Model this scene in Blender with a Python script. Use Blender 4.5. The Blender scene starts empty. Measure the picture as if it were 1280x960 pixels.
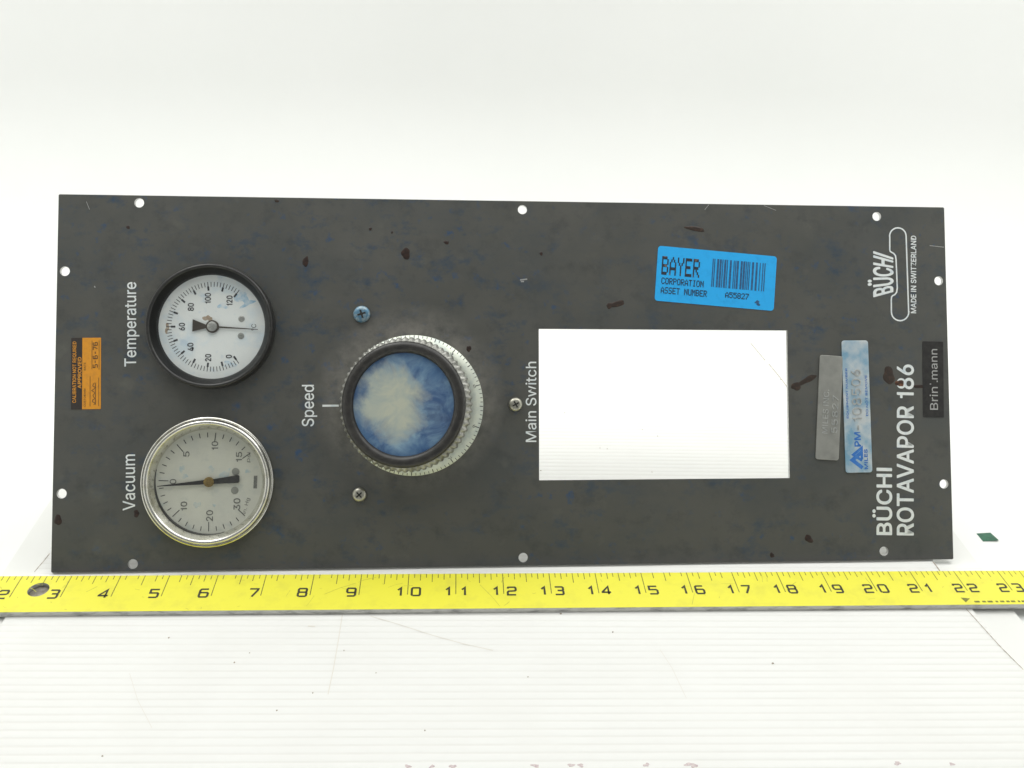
import bpy, bmesh, math, random, os
from mathutils import Vector, Matrix, Euler
IN = 0.0254
scene = bpy.context.scene
col = scene.collection
random.seed(7)

# ------------------------------------------------------------------ camera
FPX, CX, CY = 1150.0, 640.0, 480.0
T = 0.12                                   # ruler thickness, inches (ruler top = z 0 in the fit)
CAM = Vector((10.95526, -14.27702, 13.04798 + T))
ROT = Euler((1.07065, -0.03589, -0.05070), 'XYZ')
cd = bpy.data.cameras.new('camera'); cam = bpy.data.objects.new('camera', cd); col.objects.link(cam)
cd.sensor_width = 36.0; cd.lens = FPX / 1280 * 36.0; cd.clip_start = 0.01; cd.clip_end = 50
cam.location = CAM * IN; cam.rotation_euler = ROT
scene.camera = cam

# ------------------------------------------------------------------ light
world = bpy.data.worlds.new('World'); scene.world = world; world.use_nodes = True
world.node_tree.nodes['Background'].inputs[0].default_value = (0.97, 1.0, 0.985, 1)
world.node_tree.nodes['Background'].inputs[1].default_value = 0.27
def area(name, loc, target, size, power, color):
    l = bpy.data.lights.new(name, 'AREA'); l.shape = 'RECTANGLE'; l.size, l.size_y = size
    l.energy = power; l.color = color
    o = bpy.data.objects.new(name, l); col.objects.link(o)
    o.location = Vector(loc) * IN
    o.rotation_euler = (Vector(target) - Vector(loc)).to_track_quat('-Z', 'Y').to_euler()
    return o
area('overhead_softbox', (11.5, 11, 42), (12, 7, 0), (1.3, 0.9), 8.0, (1.0, 1.0, 0.97))
area('side_lamp_left', (-8, 12, 27), (12, 5, 0), (0.4, 0.4), 2.0, (1.0, 1.0, 0.97))
area('side_lamp_right', (32, 12, 27), (12, 5, 0), (0.4, 0.4), 2.0, (1.0, 1.0, 0.97))
vs = scene.view_settings
vs.view_transform = 'Standard'; vs.look = 'None'; vs.exposure = 0.12; vs.gamma = 1.0; vs.use_curve_mapping = False

# ------------------------------------------------------------------ pixel -> place
RM = ROT.to_matrix()
def ray(x, y): return RM @ Vector(((x - CX) / FPX, -(y - CY) / FPX, -1))
def fl(x, y, z=0.0):
    d = ray(x, y); t = (z - CAM.z) / d.z; p = CAM + d * t; return p.x, p.y
THK = 0.086
PA = Vector((2.48570, 1.27176, 0.045)); PB = Vector((22.25872, 1.56761, 0.045)); TILT = 0.54907; PH = 8.06386
PW = (PB - PA).length
U = (PB - PA).normalized()
V = Vector((-U.y, U.x, 0)) * math.sin(TILT) + Vector((0, 0, 1)) * math.cos(TILT)
N = U.cross(V)
P0 = (PA + PB) / 2
def pp(x, y, h=0.0):
    """photo pixel -> panel coordinates (inches from the middle of the bottom edge) at height h over the face"""
    d = ray(x, y); o = P0 + N * h; t = (o - CAM).dot(N) / d.dot(N); q = CAM + d * t - o
    return Vector((q.dot(U), q.dot(V)))

# ------------------------------------------------------------------ materials
def nodes(name):
    m = bpy.data.materials.new(name); m.use_nodes = True
    nt = m.node_tree; b = nt.nodes['Principled BSDF']
    return m, nt, b
def noise(nt, scale, detail=4, rough=0.55, vec=None, stretch=None):
    n = nt.nodes.new('ShaderNodeTexNoise'); n.inputs['Scale'].default_value = scale
    n.inputs['Detail'].default_value = detail; n.inputs['Roughness'].default_value = rough
    tc = nt.nodes.new('ShaderNodeTexCoord')
    mp = nt.nodes.new('ShaderNodeMapping')
    if stretch: mp.inputs['Scale'].default_value = stretch
    if vec: mp.inputs['Location'].default_value = vec
    nt.links.new(tc.outputs['Object'], mp.inputs[0]); nt.links.new(mp.outputs[0], n.inputs['Vector'])
    return n.outputs[0]
def ramp(nt, src, a, b, ca=(0, 0, 0, 1), cb=(1, 1, 1, 1)):
    r = nt.nodes.new('ShaderNodeValToRGB'); r.color_ramp.elements[0].position = a; r.color_ramp.elements[1].position = b
    r.color_ramp.elements[0].color = ca; r.color_ramp.elements[1].color = cb
    nt.links.new(src, r.inputs[0]); return r.outputs[0]
def mix(nt, fac, a, b, mode='MIX'):
    m = nt.nodes.new('ShaderNodeMix'); m.data_type = 'RGBA'; m.blend_type = mode
    for sock, v in ((m.inputs['Factor'], fac), (m.inputs['A'], a), (m.inputs['B'], b)):
        pass
    ins = [s for s in m.inputs if s.enabled]
    for s, v in zip(ins, (fac, a, b)):
        if isinstance(v, (int, float)): s.default_value = v
        elif isinstance(v, tuple): s.default_value = v if len(v) == 4 else (*v, 1)
        else: nt.links.new(v, s)
    return [o for o in m.outputs if o.enabled][0]
def mul(nt, a, b, op='MULTIPLY'):
    m = nt.nodes.new('ShaderNodeMath'); m.operation = op; m.use_clamp = True
    for s, v in zip(m.inputs, (a, b)):
        if isinstance(v, (int, float)): s.default_value = v
        else: nt.links.new(v, s)
    return m.outputs[0]
def bump(nt, b, src, strength, dist):
    n = nt.nodes.new('ShaderNodeBump'); n.inputs['Strength'].default_value = strength; n.inputs['Distance'].default_value = dist
    nt.links.new(src, n.inputs['Height']); nt.links.new(n.outputs[0], b.inputs['Normal'])
def mat(name, c, rough=0.5, metal=0.0, c2=None, scale=300, lo=0.4, hi=0.7, spec=0.5, bmp=0.0, stretch=None):
    m, nt, b = nodes(name)
    b.inputs['Roughness'].default_value = rough; b.inputs['Metallic'].default_value = metal
    b.inputs['Specular IOR Level'].default_value = spec
    if c2:
        n = noise(nt, scale, 5, 0.6, stretch=stretch)
        nt.links.new(mix(nt, ramp(nt, n, lo, hi), (*c, 1), (*c2, 1)), b.inputs['Base Color'])
        if bmp: bump(nt, b, n, bmp, 0.0002)
    else:
        b.inputs['Base Color'].default_value = (*c, 1)
    return m

def panel_material():
    m, nt, b = nodes('dark grey anodised plate')
    k = pp(512, 505)
    base = mix(nt, ramp(nt, noise(nt, 14, 5, 0.6), 0.35, 0.7), (0.078, 0.079, 0.071, 1), (0.098, 0.097, 0.088, 1))
    streak = ramp(nt, noise(nt, 160, 5, 0.7, stretch=(0.08, 1.6, 1)), 0.4, 0.75)
    base = mix(nt, mul(nt, streak, 0.25), base, (0.085, 0.083, 0.072, 1))
    haze_ = ramp(nt, noise(nt, 22, 5, 0.65, (6, 3, 0), stretch=(0.8, 1.2, 1)), 0.45, 0.68)
    base = mix(nt, mul(nt, haze_, 0.35), base, (0.045, 0.056, 0.064, 1))
    # dried blue dye
    big = ramp(nt, noise(nt, 10, 3, 0.5, (3, 1, 0)), 0.40, 0.60)
    tcb = nt.nodes.new('ShaderNodeTexCoord')                  # most of it dried near the upper screw, the knob and the top edge
    for (qx, qy), r0, r1 in (((430, 330), 0.4, 3.4), ((640, 430), 0.2, 2.0), ((190, 285), 0.1, 1.3), ((445, 560), 0.2, 1.5)):
        c_ = pp(qx, qy); dd = nt.nodes.new('ShaderNodeVectorMath'); dd.operation = 'DISTANCE'; nt.links.new(tcb.outputs['Object'], dd.inputs[0]); dd.inputs[1].default_value = (c_.x * IN, c_.y * IN, 0)
        mr = nt.nodes.new('ShaderNodeMapRange'); mr.inputs[1].default_value = r1 * IN; mr.inputs[2].default_value = r0 * IN; nt.links.new(dd.outputs['Value'], mr.inputs[0])
        big = mul(nt, big, mul(nt, mr.outputs[0], 0.9), 'ADD')
    dab = ramp(nt, noise(nt, 80, 8, 0.72, (0, 7, 0), stretch=(0.7, 1, 1)), 0.53, 0.68)
    base = mix(nt, mul(nt, mul(nt, big, dab), 0.85), base, (0.026, 0.053, 0.092, 1))
    dab2 = ramp(nt, noise(nt, 120, 6, 0.62, (5, 2, 0)), 0.60, 0.72)
    base = mix(nt, mul(nt, mul(nt, big, dab2), 0.85), base, (0.016, 0.064, 0.16, 1))
    dark = ramp(nt, noise(nt, 70, 8, 0.72, (9, 4, 0)), 0.52, 0.72)
    base = mix(nt, mul(nt, dark, 0.6), base, (0.042, 0.045, 0.047, 1))
    pale = ramp(nt, noise(nt, 55, 4, 0.6, (2, 8, 0)), 0.61, 0.78)
    base = mix(nt, mul(nt, pale, 0.28), base, (0.17, 0.17, 0.14, 1))
    # dusty rub marks in a ring round the speed knob
    tc = nt.nodes.new('ShaderNodeTexCoord'); d = nt.nodes.new('ShaderNodeVectorMath'); d.operation = 'DISTANCE'
    nt.links.new(tc.outputs['Object'], d.inputs[0]); d.inputs[1].default_value = (k.x * IN, (k.y + .12) * IN, 0)
    rr = nt.nodes.new('ShaderNodeMapRange'); rr.inputs[1].default_value = 2.15 * IN; rr.inputs[2].default_value = 1.5 * IN
    nt.links.new(d.outputs['Value'], rr.inputs[0])
    dust = mul(nt, rr.outputs[0], ramp(nt, noise(nt, 110, 6, 0.7), 0.28, 0.62))
    base = mix(nt, mul(nt, dust, 0.85), base, (0.21, 0.20, 0.18, 1))
    nt.links.new(base, b.inputs['Base Color'])
    nt.links.new(ramp(nt, noise(nt, 70, 5, 0.7), 0.2, 0.9, (0.30,) * 3 + (1,), (0.60,) * 3 + (1,)), b.inputs['Roughness'])
    b.inputs['Specular IOR Level'].default_value = 0.45
    bump(nt, b, noise(nt, 900, 3, 0.6, stretch=(0.2, 1, 1)), 0.05, 0.0002)
    return m
def stained(name, base, a, bcol, scale, lo, hi, rough=0.4, vec=(0, 0, 0), amount=1.0, c3=None):
    m, nt, b = nodes(name)
    n1 = ramp(nt, noise(nt, scale, 5, 0.62, vec), lo, hi)
    c = mix(nt, mul(nt, n1, amount), (*base, 1), (*a, 1))
    n2 = ramp(nt, noise(nt, scale * 2.3, 5, 0.6, (vec[0] + 4, vec[1], 3)), 0.58, 0.78)
    c = mix(nt, mul(nt, n2, amount * 0.8), c, (*bcol, 1))
    nt.links.new(c, b.inputs['Base Color']); b.inputs['Roughness'].default_value = rough
    return m
def insert_material():
    m, nt, b = nodes('white cap insert smeared with blue dye')
    tc = nt.nodes.new('ShaderNodeTexCoord')
    d = nt.nodes.new('ShaderNodeVectorMath'); d.operation = 'DISTANCE'
    wob = nt.nodes.new('ShaderNodeVectorMath'); wob.operation = 'MULTIPLY_ADD'
    nn = nt.nodes.new('ShaderNodeTexNoise'); nn.inputs['Scale'].default_value = 60; nn.inputs['Detail'].default_value = 9; nn.inputs['Roughness'].default_value = 0.62; nn.inputs['Distortion'].default_value = 0.25
    nt.links.new(tc.outputs['Object'], nn.inputs['Vector'])
    nt.links.new(nn.outputs['Color'], wob.inputs[0]); wob.inputs[1].default_value = (0.034, 0.034, 0); nt.links.new(tc.outputs['Object'], wob.inputs[2])
    nt.links.new(wob.outputs[0], d.inputs[0]); d.inputs[1].default_value = (0.017 - 0.30 * IN, 0.017 + 0.06 * IN, 0.852 * IN)
    rr = nt.nodes.new('ShaderNodeMapRange'); rr.inputs[1].default_value = 0.42 * IN; rr.inputs[2].default_value = 0.88 * IN
    nt.links.new(d.outputs['Value'], rr.inputs[0])
    sn = nt.nodes.new('ShaderNodeTexNoise'); sn.inputs['Scale'].default_value = 70; sn.inputs['Detail'].default_value = 7
    sn.inputs['Roughness'].default_value = 0.62; sn.inputs['Distortion'].default_value = 1.1
    nt.links.new(tc.outputs['Object'], sn.inputs['Vector'])
    smear = ramp(nt, sn.outputs[0], 0.36, 0.64)
    blue = mix(nt, smear, (0.014, 0.070, 0.21, 1), (0.20, 0.33, 0.45, 1))
    deep = ramp(nt, noise(nt, 48, 5, 0.65, (4.3, 1, 0)), 0.50, 0.66)
    blue = mix(nt, mul(nt, deep, 0.8), blue, (0.014, 0.045, 0.14, 1))
    pale = mix(nt, ramp(nt, sn.outputs[0], 0.42, 0.70), (0.46, 0.48, 0.39, 1), (0.33, 0.39, 0.38, 1))
    # dye gathered along the rim
    d2 = nt.nodes.new('ShaderNodeVectorMath'); d2.operation = 'DISTANCE'; nt.links.new(wob.outputs[0], d2.inputs[0]); d2.inputs[1].default_value = (0.017, 0.017, 0.852 * IN)
    r2 = nt.nodes.new('ShaderNodeMapRange'); r2.inputs[1].default_value = 0.78 * IN; r2.inputs[2].default_value = 1.12 * IN; nt.links.new(d2.outputs['Value'], r2.inputs[0])
    c = mix(nt, mul(nt, rr.outputs[0], mul(nt, smear, -0.35, 'MULTIPLY_ADD') if False else 0.92), pale, blue)
    c = mix(nt, mul(nt, r2.outputs[0], 0.6), c, (0.018, 0.085, 0.23, 1))
    nt.links.new(c, b.inputs['Base Color']); b.inputs['Roughness'].default_value = 0.32
    return m
def glass_material(name, tint, gloss):
    m = bpy.data.materials.new(name); m.use_nodes = True; nt = m.node_tree; nt.nodes.clear()
    out = nt.nodes.new('ShaderNodeOutputMaterial'); tr = nt.nodes.new('ShaderNodeBsdfTransparent'); gl = nt.nodes.new('ShaderNodeBsdfGlossy')
    mx = nt.nodes.new('ShaderNodeMixShader'); tr.inputs[0].default_value = (*tint, 1); gl.inputs['Roughness'].default_value = 0.06
    nz = ramp(nt, noise(nt, 130, 4, 0.6), 0.3, 0.8, (gloss * .6,) * 3 + (1,), (gloss * 1.6,) * 3 + (1,))
    nt.links.new(nz, mx.inputs[0]); nt.links.new(tr.outputs[0], mx.inputs[1]); nt.links.new(gl.outputs[0], mx.inputs[2]); nt.links.new(mx.outputs[0], out.inputs[0])
    return m
def backdrop_material():
    m, nt, b = nodes('white backdrop paper')
    n = noise(nt, 5, 4, 0.6)
    nt.links.new(mix(nt, ramp(nt, n, 0.3, 0.7), (0.835, 0.843, 0.827, 1), (0.855, 0.86, 0.845, 1)), b.inputs['Base Color'])
    b.inputs['Roughness'].default_value = 0.75; b.inputs['Specular IOR Level'].default_value = 0.2
    bump(nt, b, noise(nt, 7, 5, 0.55), 0.25, 0.004)
    return m

M = {}
M['panel'] = panel_material()
M['edge'] = mat('bare aluminium edge', (0.55, 0.55, 0.54), 0.4, 0.8, (0.42, 0.42, 0.41), 800)
M['print'] = mat('white screen print', (0.78, 0.81, 0.80), 0.55, 0, (0.56, 0.64, 0.70), 260, 0.5, 0.75)
M['black'] = mat('black plastic bezel', (0.016, 0.016, 0.016), 0.33, 0, (0.032, 0.031, 0.029), 400)
M['black_wall'] = mat('satin black inner wall', (0.006, 0.006, 0.006), 0.34, spec=0.28)
M['ring'] = mat('black knob ring', (0.022, 0.021, 0.020), 0.38, 0, (0.042, 0.039, 0.035), 300)
M['chrome'] = mat('worn chromed steel', (0.70, 0.69, 0.64), 0.24, 1, (0.52, 0.50, 0.40), 160, 0.5, 0.75)
M['alu'] = mat('turned aluminium', (0.60, 0.63, 0.55), 0.40, 0.6, (0.38, 0.44, 0.44), 110, 0.45, 0.75)
M['grip'] = mat('knurled grip', (0.40, 0.40, 0.37), 0.45, 0.6, (0.20, 0.20, 0.18), 140)
M['insert'] = insert_material()
M['tdial'] = stained('temperature dial, blue stained', (0.80, 0.82, 0.80), (0.56, 0.69, 0.78), (0.24, 0.42, 0.62), 42, 0.52, 0.72, 0.5, (2.2, 0.4, 0), 0.75)
M['dye'] = mat('blue dye on the dial', (0.32, 0.52, 0.68), 0.5, 0, (0.74, 0.78, 0.79), 240, 0.36, 0.60)
M['dye_pale'] = mat('faint dye on the dial', (0.46, 0.57, 0.62), 0.5, 0, (0.65, 0.665, 0.62), 240, 0.36, 0.60)
M['vdial'] = stained('vacuum dial', (0.66, 0.67, 0.62), (0.56, 0.59, 0.58), (0.30, 0.40, 0.46), 60, 0.5, 0.75, 0.5, (1, 5, 0), 0.55)
M['ink'] = mat('black dial ink', (0.03, 0.03, 0.035), 0.6, 0, (0.07, 0.07, 0.08), 900)
M['ink_grey'] = mat('grey dial ink', (0.13, 0.135, 0.13), 0.6, 0, (0.25, 0.25, 0.24), 900)
M['pointer'] = mat('black pointer', (0.012, 0.012, 0.013), 0.6)
M['pointer_brown'] = mat('dark bronze pointer', (0.065, 0.055, 0.045), 0.5, 0.3)
M['brass'] = mat('brass hub', (0.34, 0.24, 0.08), 0.4, 0.8, (0.2, 0.14, 0.05), 900)
M['nickel'] = mat('nickel hub', (0.55, 0.55, 0.52), 0.35, 0.8, (0.35, 0.35, 0.33), 900)
M['greyrivet'] = mat('grey rivet', (0.30, 0.31, 0.29), 0.5, 0.3)
M['rust'] = mat('rust brown spot', (0.36, 0.27, 0.19), 0.7, 0, (0.5, 0.44, 0.36), 700)
M['screw'] = mat('nickel plated screw', (0.50, 0.49, 0.42), 0.35, 0.85, (0.30, 0.29, 0.25), 500)
M['screw_blue'] = mat('screw stained blue', (0.10, 0.22, 0.33), 0.42, 0.4, (0.28, 0.36, 0.40), 420, 0.45, 0.6)
M['recess'] = mat('dark recess', (0.02, 0.02, 0.018), 0.8)
M['blue_sticker'] = mat('bright blue sticker', (0.022, 0.42, 0.90), 0.42, 0, (0.016, 0.31, 0.72), 200, 0.52, 0.85)
M['sticker_ink'] = mat('sticker ink', (0.012, 0.03, 0.07), 0.6, 0, (0.03, 0.10, 0.2), 700, 0.5, 0.8)
M['sticker_ink_thin'] = mat('pale sticker ink', (0.02, 0.08, 0.19), 0.6, 0, (0.03, 0.15, 0.34), 500, 0.45, 0.7)
M['worn_ink'] = mat('brownish worn ink', (0.014, 0.022, 0.04), 0.6, 0, (0.20, 0.13, 0.10), 350, 0.56, 0.7)
M['orange'] = mat('orange sticker', (0.72, 0.30, 0.02), 0.5, 0, (0.58, 0.24, 0.03), 350, 0.45, 0.8)
M['orange_dark'] = mat('dark sticker strip', (0.035, 0.028, 0.025), 0.5)
M['orange_print'] = mat('orange print', (0.72, 0.33, 0.04), 0.6, 0, (0.5, 0.2, 0.03), 900)
M['tag'] = mat('dull aluminium tag', (0.42, 0.42, 0.39), 0.34, 0.7, (0.30, 0.30, 0.28), 130, 0.4, 0.8)
M['tag_blue'] = mat('bluish aluminium tag', (0.24, 0.44, 0.60), 0.33, 0.45, (0.66, 0.71, 0.73), 75, 0.36, 0.60)
M['tag_raised'] = mat('raised paler metal', (0.66, 0.67, 0.65), 0.3, 0.7, (0.42, 0.44, 0.44), 260, 0.4, 0.7)  # stamped letters get a paler metal than the tags
M['tag_print'] = mat('blue tag print', (0.03, 0.16, 0.52), 0.5, 0, (0.10, 0.28, 0.6), 600, 0.5, 0.8)
M['nameplate'] = mat('black name sticker', (0.014, 0.013, 0.013), 0.4, 0, (0.03, 0.028, 0.026), 300)
M['nameprint'] = mat('grey name print', (0.42, 0.42, 0.41), 0.6)
M['drip'] = mat('dried brown drip', (0.020, 0.012, 0.010), 0.35, 0, (0.045, 0.022, 0.015), 500)
M['drip_rust'] = mat('rust brown drip', (0.030, 0.019, 0.014), 0.45, 0, (0.075, 0.042, 0.026), 420, 0.5, 0.75)
M['drip_red'] = mat('rust red drip', (0.045, 0.020, 0.012), 0.4, 0, (0.22, 0.09, 0.04), 380, 0.48, 0.68)
M['yellow'] = mat('yellow ruler paint', (0.80, 0.755, 0.055), 0.40, 0, (0.66, 0.62, 0.06), 90, 0.5, 0.9)
M['hole'] = mat('grey brown shade in ruler hole', (0.17, 0.15, 0.12), 0.45, 0.5, (0.30, 0.28, 0.25), 300)
M['ruler_edge'] = mat('bare ruler metal', (0.55, 0.55, 0.52), 0.45, 0.4, (0.26, 0.26, 0.25), 420, 0.48, 0.7, stretch=(0.25, 1, 1))
M['ruler_ink'] = mat('black ruler ink', (0.03, 0.03, 0.012), 0.6, 0, (0.10, 0.10, 0.02), 1200, 0.5, 0.8)
M['ruler_tick'] = mat('thin ruler ink', (0.14, 0.14, 0.02), 0.6, 0, (0.34, 0.33, 0.03), 900, 0.45, 0.7)
M['ruler_scuff'] = mat('olive ruler scuff', (0.48, 0.46, 0.06), 0.6, 0, (0.66, 0.64, 0.05), 900, 0.4, 0.7)
M['sheet'] = mat('white ribbed plastic', (0.785, 0.785, 0.765), 0.5, 0, (0.76, 0.755, 0.73), 18, 0.45, 0.8, spec=0.35)
M['groove'] = mat('rib groove', (0.735, 0.73, 0.705), 0.6, 0, (0.77, 0.765, 0.74), 22, spec=0.2)
M['board'] = mat('white smooth board', (0.79, 0.79, 0.765), 0.55, 0, (0.765, 0.765, 0.74), 20, spec=0.3)
M['backdrop'] = backdrop_material()
M['dirt'] = mat('brown dirt and seam lines', (0.30, 0.25, 0.20), 0.8, 0, (0.62, 0.57, 0.5), 500)
M['purple'] = mat('purple brown stain', (0.50, 0.40, 0.42), 0.7, 0, (0.72, 0.66, 0.63), 900)
M['scratch'] = mat('pale brown scratch', (0.70, 0.67, 0.61), 0.8)
M['green'] = mat('dark green tape', (0.02, 0.13, 0.07), 0.5, 0, (0.015, 0.09, 0.05), 300)
M['tglass'] = glass_material('gauge glass', (0.97, 0.98, 0.98), 0.05)
M['vglass'] = glass_material('hazy gauge window', (0.90, 0.90, 0.87), 0.085)
M['can'] = mat('dark steel case', (0.08, 0.08, 0.08), 0.4, 0.5)

# ------------------------------------------------------------------ mesh helpers (inches in, metres out)
class MB:
    def __init__(s): s.v = []; s.f = []; s.mi = []
    def add(s, vs, fs, mi=0):
        o = len(s.v); s.v += [tuple(p) for p in vs]; s.f += [tuple(i + o for i in f) for f in fs]; s.mi += [mi] * len(fs); return s
    def quad(s, a, b, c, d, mi=0): return s.add([a, b, c, d], [(0, 1, 2, 3)], mi)
    def box(s, x0, x1, y0, y1, z0, z1, mi=0):
        v = [(x, y, z) for z in (z0, z1) for y in (y0, y1) for x in (x0, x1)]
        return s.add(v, [(0, 2, 3, 1), (4, 5, 7, 6), (0, 1, 5, 4), (2, 6, 7, 3), (0, 4, 6, 2), (1, 3, 7, 5)], mi)
    def lathe(s, prof, seg=96, rf=None, cap0=False, cap1=False, mi=0, cx=0, cy=0):
        vs = []
        for k, (r, z) in enumerate(prof):
            for i in range(seg):
                a = 2 * math.pi * i / seg
                rr = r + (rf(k, a) if rf else 0)
                vs.append((cx + rr * math.cos(a), cy + rr * math.sin(a), z))
        fs = [(k * seg + i, k * seg + (i + 1) % seg, (k + 1) * seg + (i + 1) % seg, (k + 1) * seg + i) for k in range(len(prof) - 1) for i in range(seg)]
        if cap0: fs.append(tuple(reversed(range(seg))))
        if cap1: fs.append(tuple((len(prof) - 1) * seg + i for i in range(seg)))
        return s.add(vs, fs, mi)
    def ribbon(s, pts, w, z, closed=False, mi=0):
        """flat mitred stroke through pts"""
        n = len(pts); L = []; R_ = []
        P = [Vector(p) for p in pts]
        for i in range(n):
            if closed: a, b = P[i - 1], P[(i + 1) % n]
            else: a, b = P[max(i - 1, 0)], P[min(i + 1, n - 1)]
            d1 = (P[i] - a).normalized() if (P[i] - a).length > 1e-9 else (b - P[i]).normalized()
            d2 = (b - P[i]).normalized() if (b - P[i]).length > 1e-9 else d1
            n1 = Vector((-d1.y, d1.x)); n2 = Vector((-d2.y, d2.x)); m_ = n1 + n2
            if m_.length < 1e-6: m_ = n1
            m_.normalize(); k = min(1 / max(m_.dot(n1), 0.35), 2.2)
            L.append(P[i] + m_ * w / 2 * k); R_.append(P[i] - m_ * w / 2 * k)
        vs = [(p.x, p.y, z) for p in L] + [(p.x, p.y, z) for p in R_]
        rng = range(n if closed else n - 1)
        return s.add(vs, [(n + i, n + (i + 1) % n, (i + 1) % n, i) for i in rng], mi)
    def xform(s, f): s.v = [tuple(f(Vector(p))) for p in s.v]; return s
    def mesh(s, name, mats, smooth=False):
        me = bpy.data.meshes.new(name); me.from_pydata([(x * IN, y * IN, z * IN) for x, y, z in s.v], [], s.f)
        for m in (mats if isinstance(mats, list) else [mats]): me.materials.append(m)
        me.polygons.foreach_set('material_index', s.mi)
        bm = bmesh.new(); bm.from_mesh(me); bmesh.ops.recalc_face_normals(bm, faces=bm.faces) if smooth != 'flatprint' else None
        bm.to_mesh(me); bm.free()
        if smooth is True:
            me.polygons.foreach_set('use_smooth', [True] * len(me.polygons))
            me.set_sharp_from_angle(angle=math.radians(40))
        me.update(); return me
def link(name, me, parent=None, loc=(0, 0, 0), rot=None, **kw):
    o = bpy.data.objects.new(name, me); col.objects.link(o)
    o.location = Vector((*loc, 0)[:3] if len(loc) == 2 else loc) * IN
    if rot is not None: o.rotation_euler = rot
    if parent: o.parent = parent
    for k, v in kw.items(): o[k] = v
    return o
def part(name, mb, m, parent=None, loc=(0, 0, 0), smooth=False, rot=None, **kw):
    return link(name, mb.mesh(name, m, smooth), parent, loc, rot, **kw)

def curve_mesh(name, loops, m, z0, z1, bevel=0.0, smooth=False):
    """closed outlines (first the rim, then holes) filled and given thickness z0..z1"""
    c = bpy.data.curves.new(name, 'CURVE'); c.dimensions = '2D'; c.fill_mode = 'BOTH'
    c.extrude = max((z1 - z0) / 2 - bevel, 0.0) * IN; c.bevel_depth = bevel * IN; c.bevel_resolution = 1
    c.offset = -bevel * IN
    for lp in loops:
        sp = c.splines.new('POLY'); sp.points.add(len(lp) - 1); sp.use_cyclic_u = True
        for p, q in zip(sp.points, lp): p.co = (q[0] * IN, q[1] * IN, 0, 1)
    o = bpy.data.objects.new(name, c); col.objects.link(o)
    me = bpy.data.meshes.new_from_object(o.evaluated_get(bpy.context.evaluated_depsgraph_get()))
    bpy.data.objects.remove(o); bpy.data.curves.remove(c)
    zc = (z0 + z1) / 2 * IN
    for v in me.vertices: v.co.z += zc
    me.materials.clear(); me.materials.append(m); me.name = name
    if smooth:
        me.polygons.foreach_set('use_smooth', [True] * len(me.polygons)); me.set_sharp_from_angle(angle=math.radians(35))
    return me
def circ(cx, cy, r, n=32, ry=None): return [(cx + r * math.cos(2 * math.pi * i / n), cy + (ry or r) * math.sin(2 * math.pi * i / n)) for i in range(n)]
def rrect(x0, x1, y0, y1, r, n=6):
    out = []
    for cx, cy, a0 in ((x1 - r, y1 - r, 0), (x0 + r, y1 - r, 90), (x0 + r, y0 + r, 180), (x1 - r, y0 + r, 270)):
        for i in range(n + 1):
            a = math.radians(a0 + 90 * i / n); out.append((cx + r * math.cos(a), cy + r * math.sin(a)))
    return out

# ------------------------------------------------------------------ lettering
FONT = None
try:
    FONT = bpy.data.fonts.load(os.path.join(bpy.utils.resource_path('LOCAL'), 'datafiles', 'fonts', 'Inter.woff2'))
except Exception:
    FONT = None
_tc = {}
def raw_text(body):
    c = bpy.data.curves.new('text', 'FONT'); c.body = body; c.resolution_u = 4
    if FONT: c.font = FONT
    o = bpy.data.objects.new('text', c); col.objects.link(o)
    me = bpy.data.meshes.new_from_object(o.evaluated_get(bpy.context.evaluated_depsgraph_get()))
    bpy.data.objects.remove(o); bpy.data.curves.remove(c)
    vs = [tuple(v.co) for v in me.vertices]; fs = [tuple(p.vertices) for p in me.polygons]
    bpy.data.meshes.remove(me); return vs, fs
_gl = {}
def span(vs): return min(v[0] for v in vs), max(v[0] for v in vs)
def glyph(ch):
    """one letter at its own origin and its advance width"""
    if ch in _gl: return _gl[ch]
    if 'H' not in _gl and ch != 'H': glyph('H')
    if ch == 'H':
        v, f = raw_text('H'); a, b = span(v); w2 = span(raw_text('HH')[0]); _gl['H'] = (v, f, (w2[1] - w2[0]) - (b - a)); return _gl['H']
    hv, hf, hadv = _gl['H']; ha, hb = span(hv); cap = max(v[1] for v in hv)
    if ch == 'I':
        s_ = cap * .135; lsb = cap * .12; _gl[ch] = ([(lsb, 0, 0), (lsb + s_, 0, 0), (lsb + s_, cap, 0), (lsb, cap, 0)], [(0, 1, 2, 3)], s_ + 2 * lsb)
    elif ch == '1':
        s_ = cap * .125; x = cap * .36
        _gl[ch] = ([(x, 0, 0), (x + s_, 0, 0), (x + s_, cap, 0), (x + s_ * .1, cap, 0), (x, cap * .93, 0), (x, cap * .70, 0), (x - cap * .20, cap * .70, 0), (x - cap * .20, cap * .80, 0), (x, cap * .80, 0)],
                   [(0, 1, 2, 3, 4, 8, 5), (5, 8, 7, 6)], x + s_ + cap * .16)
    elif ch == ' ':
        _gl[ch] = ([], [], cap * .36)
    else:
        v, f = raw_text(ch); w3 = span(raw_text('H' + ch + 'H')[0]); _gl[ch] = (v, f, (w3[1] - w3[0]) - (hb - ha) - hadv)
    return _gl[ch]
def text_verts(body):
    if body in _tc: return _tc[body]
    vs, fs, x = [], [], 0.0
    for ch in body:
        v, f, adv = glyph(ch); o = len(vs); vs += [(p[0] + x, p[1], 0.0) for p in v]; fs += [tuple(i + o for i in q) for q in f]; x += adv
    x0, x1 = span(vs); y0 = min(v[1] for v in vs); y1 = max(v[1] for v in vs)
    vs = [((v[0] - x0) / (x1 - x0) - .5, (v[1] - y0) / (y1 - y0) - .5, 0.0) for v in vs]
    _tc[body] = (vs, fs, (x1 - x0) / (y1 - y0)); return _tc[body]
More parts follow.
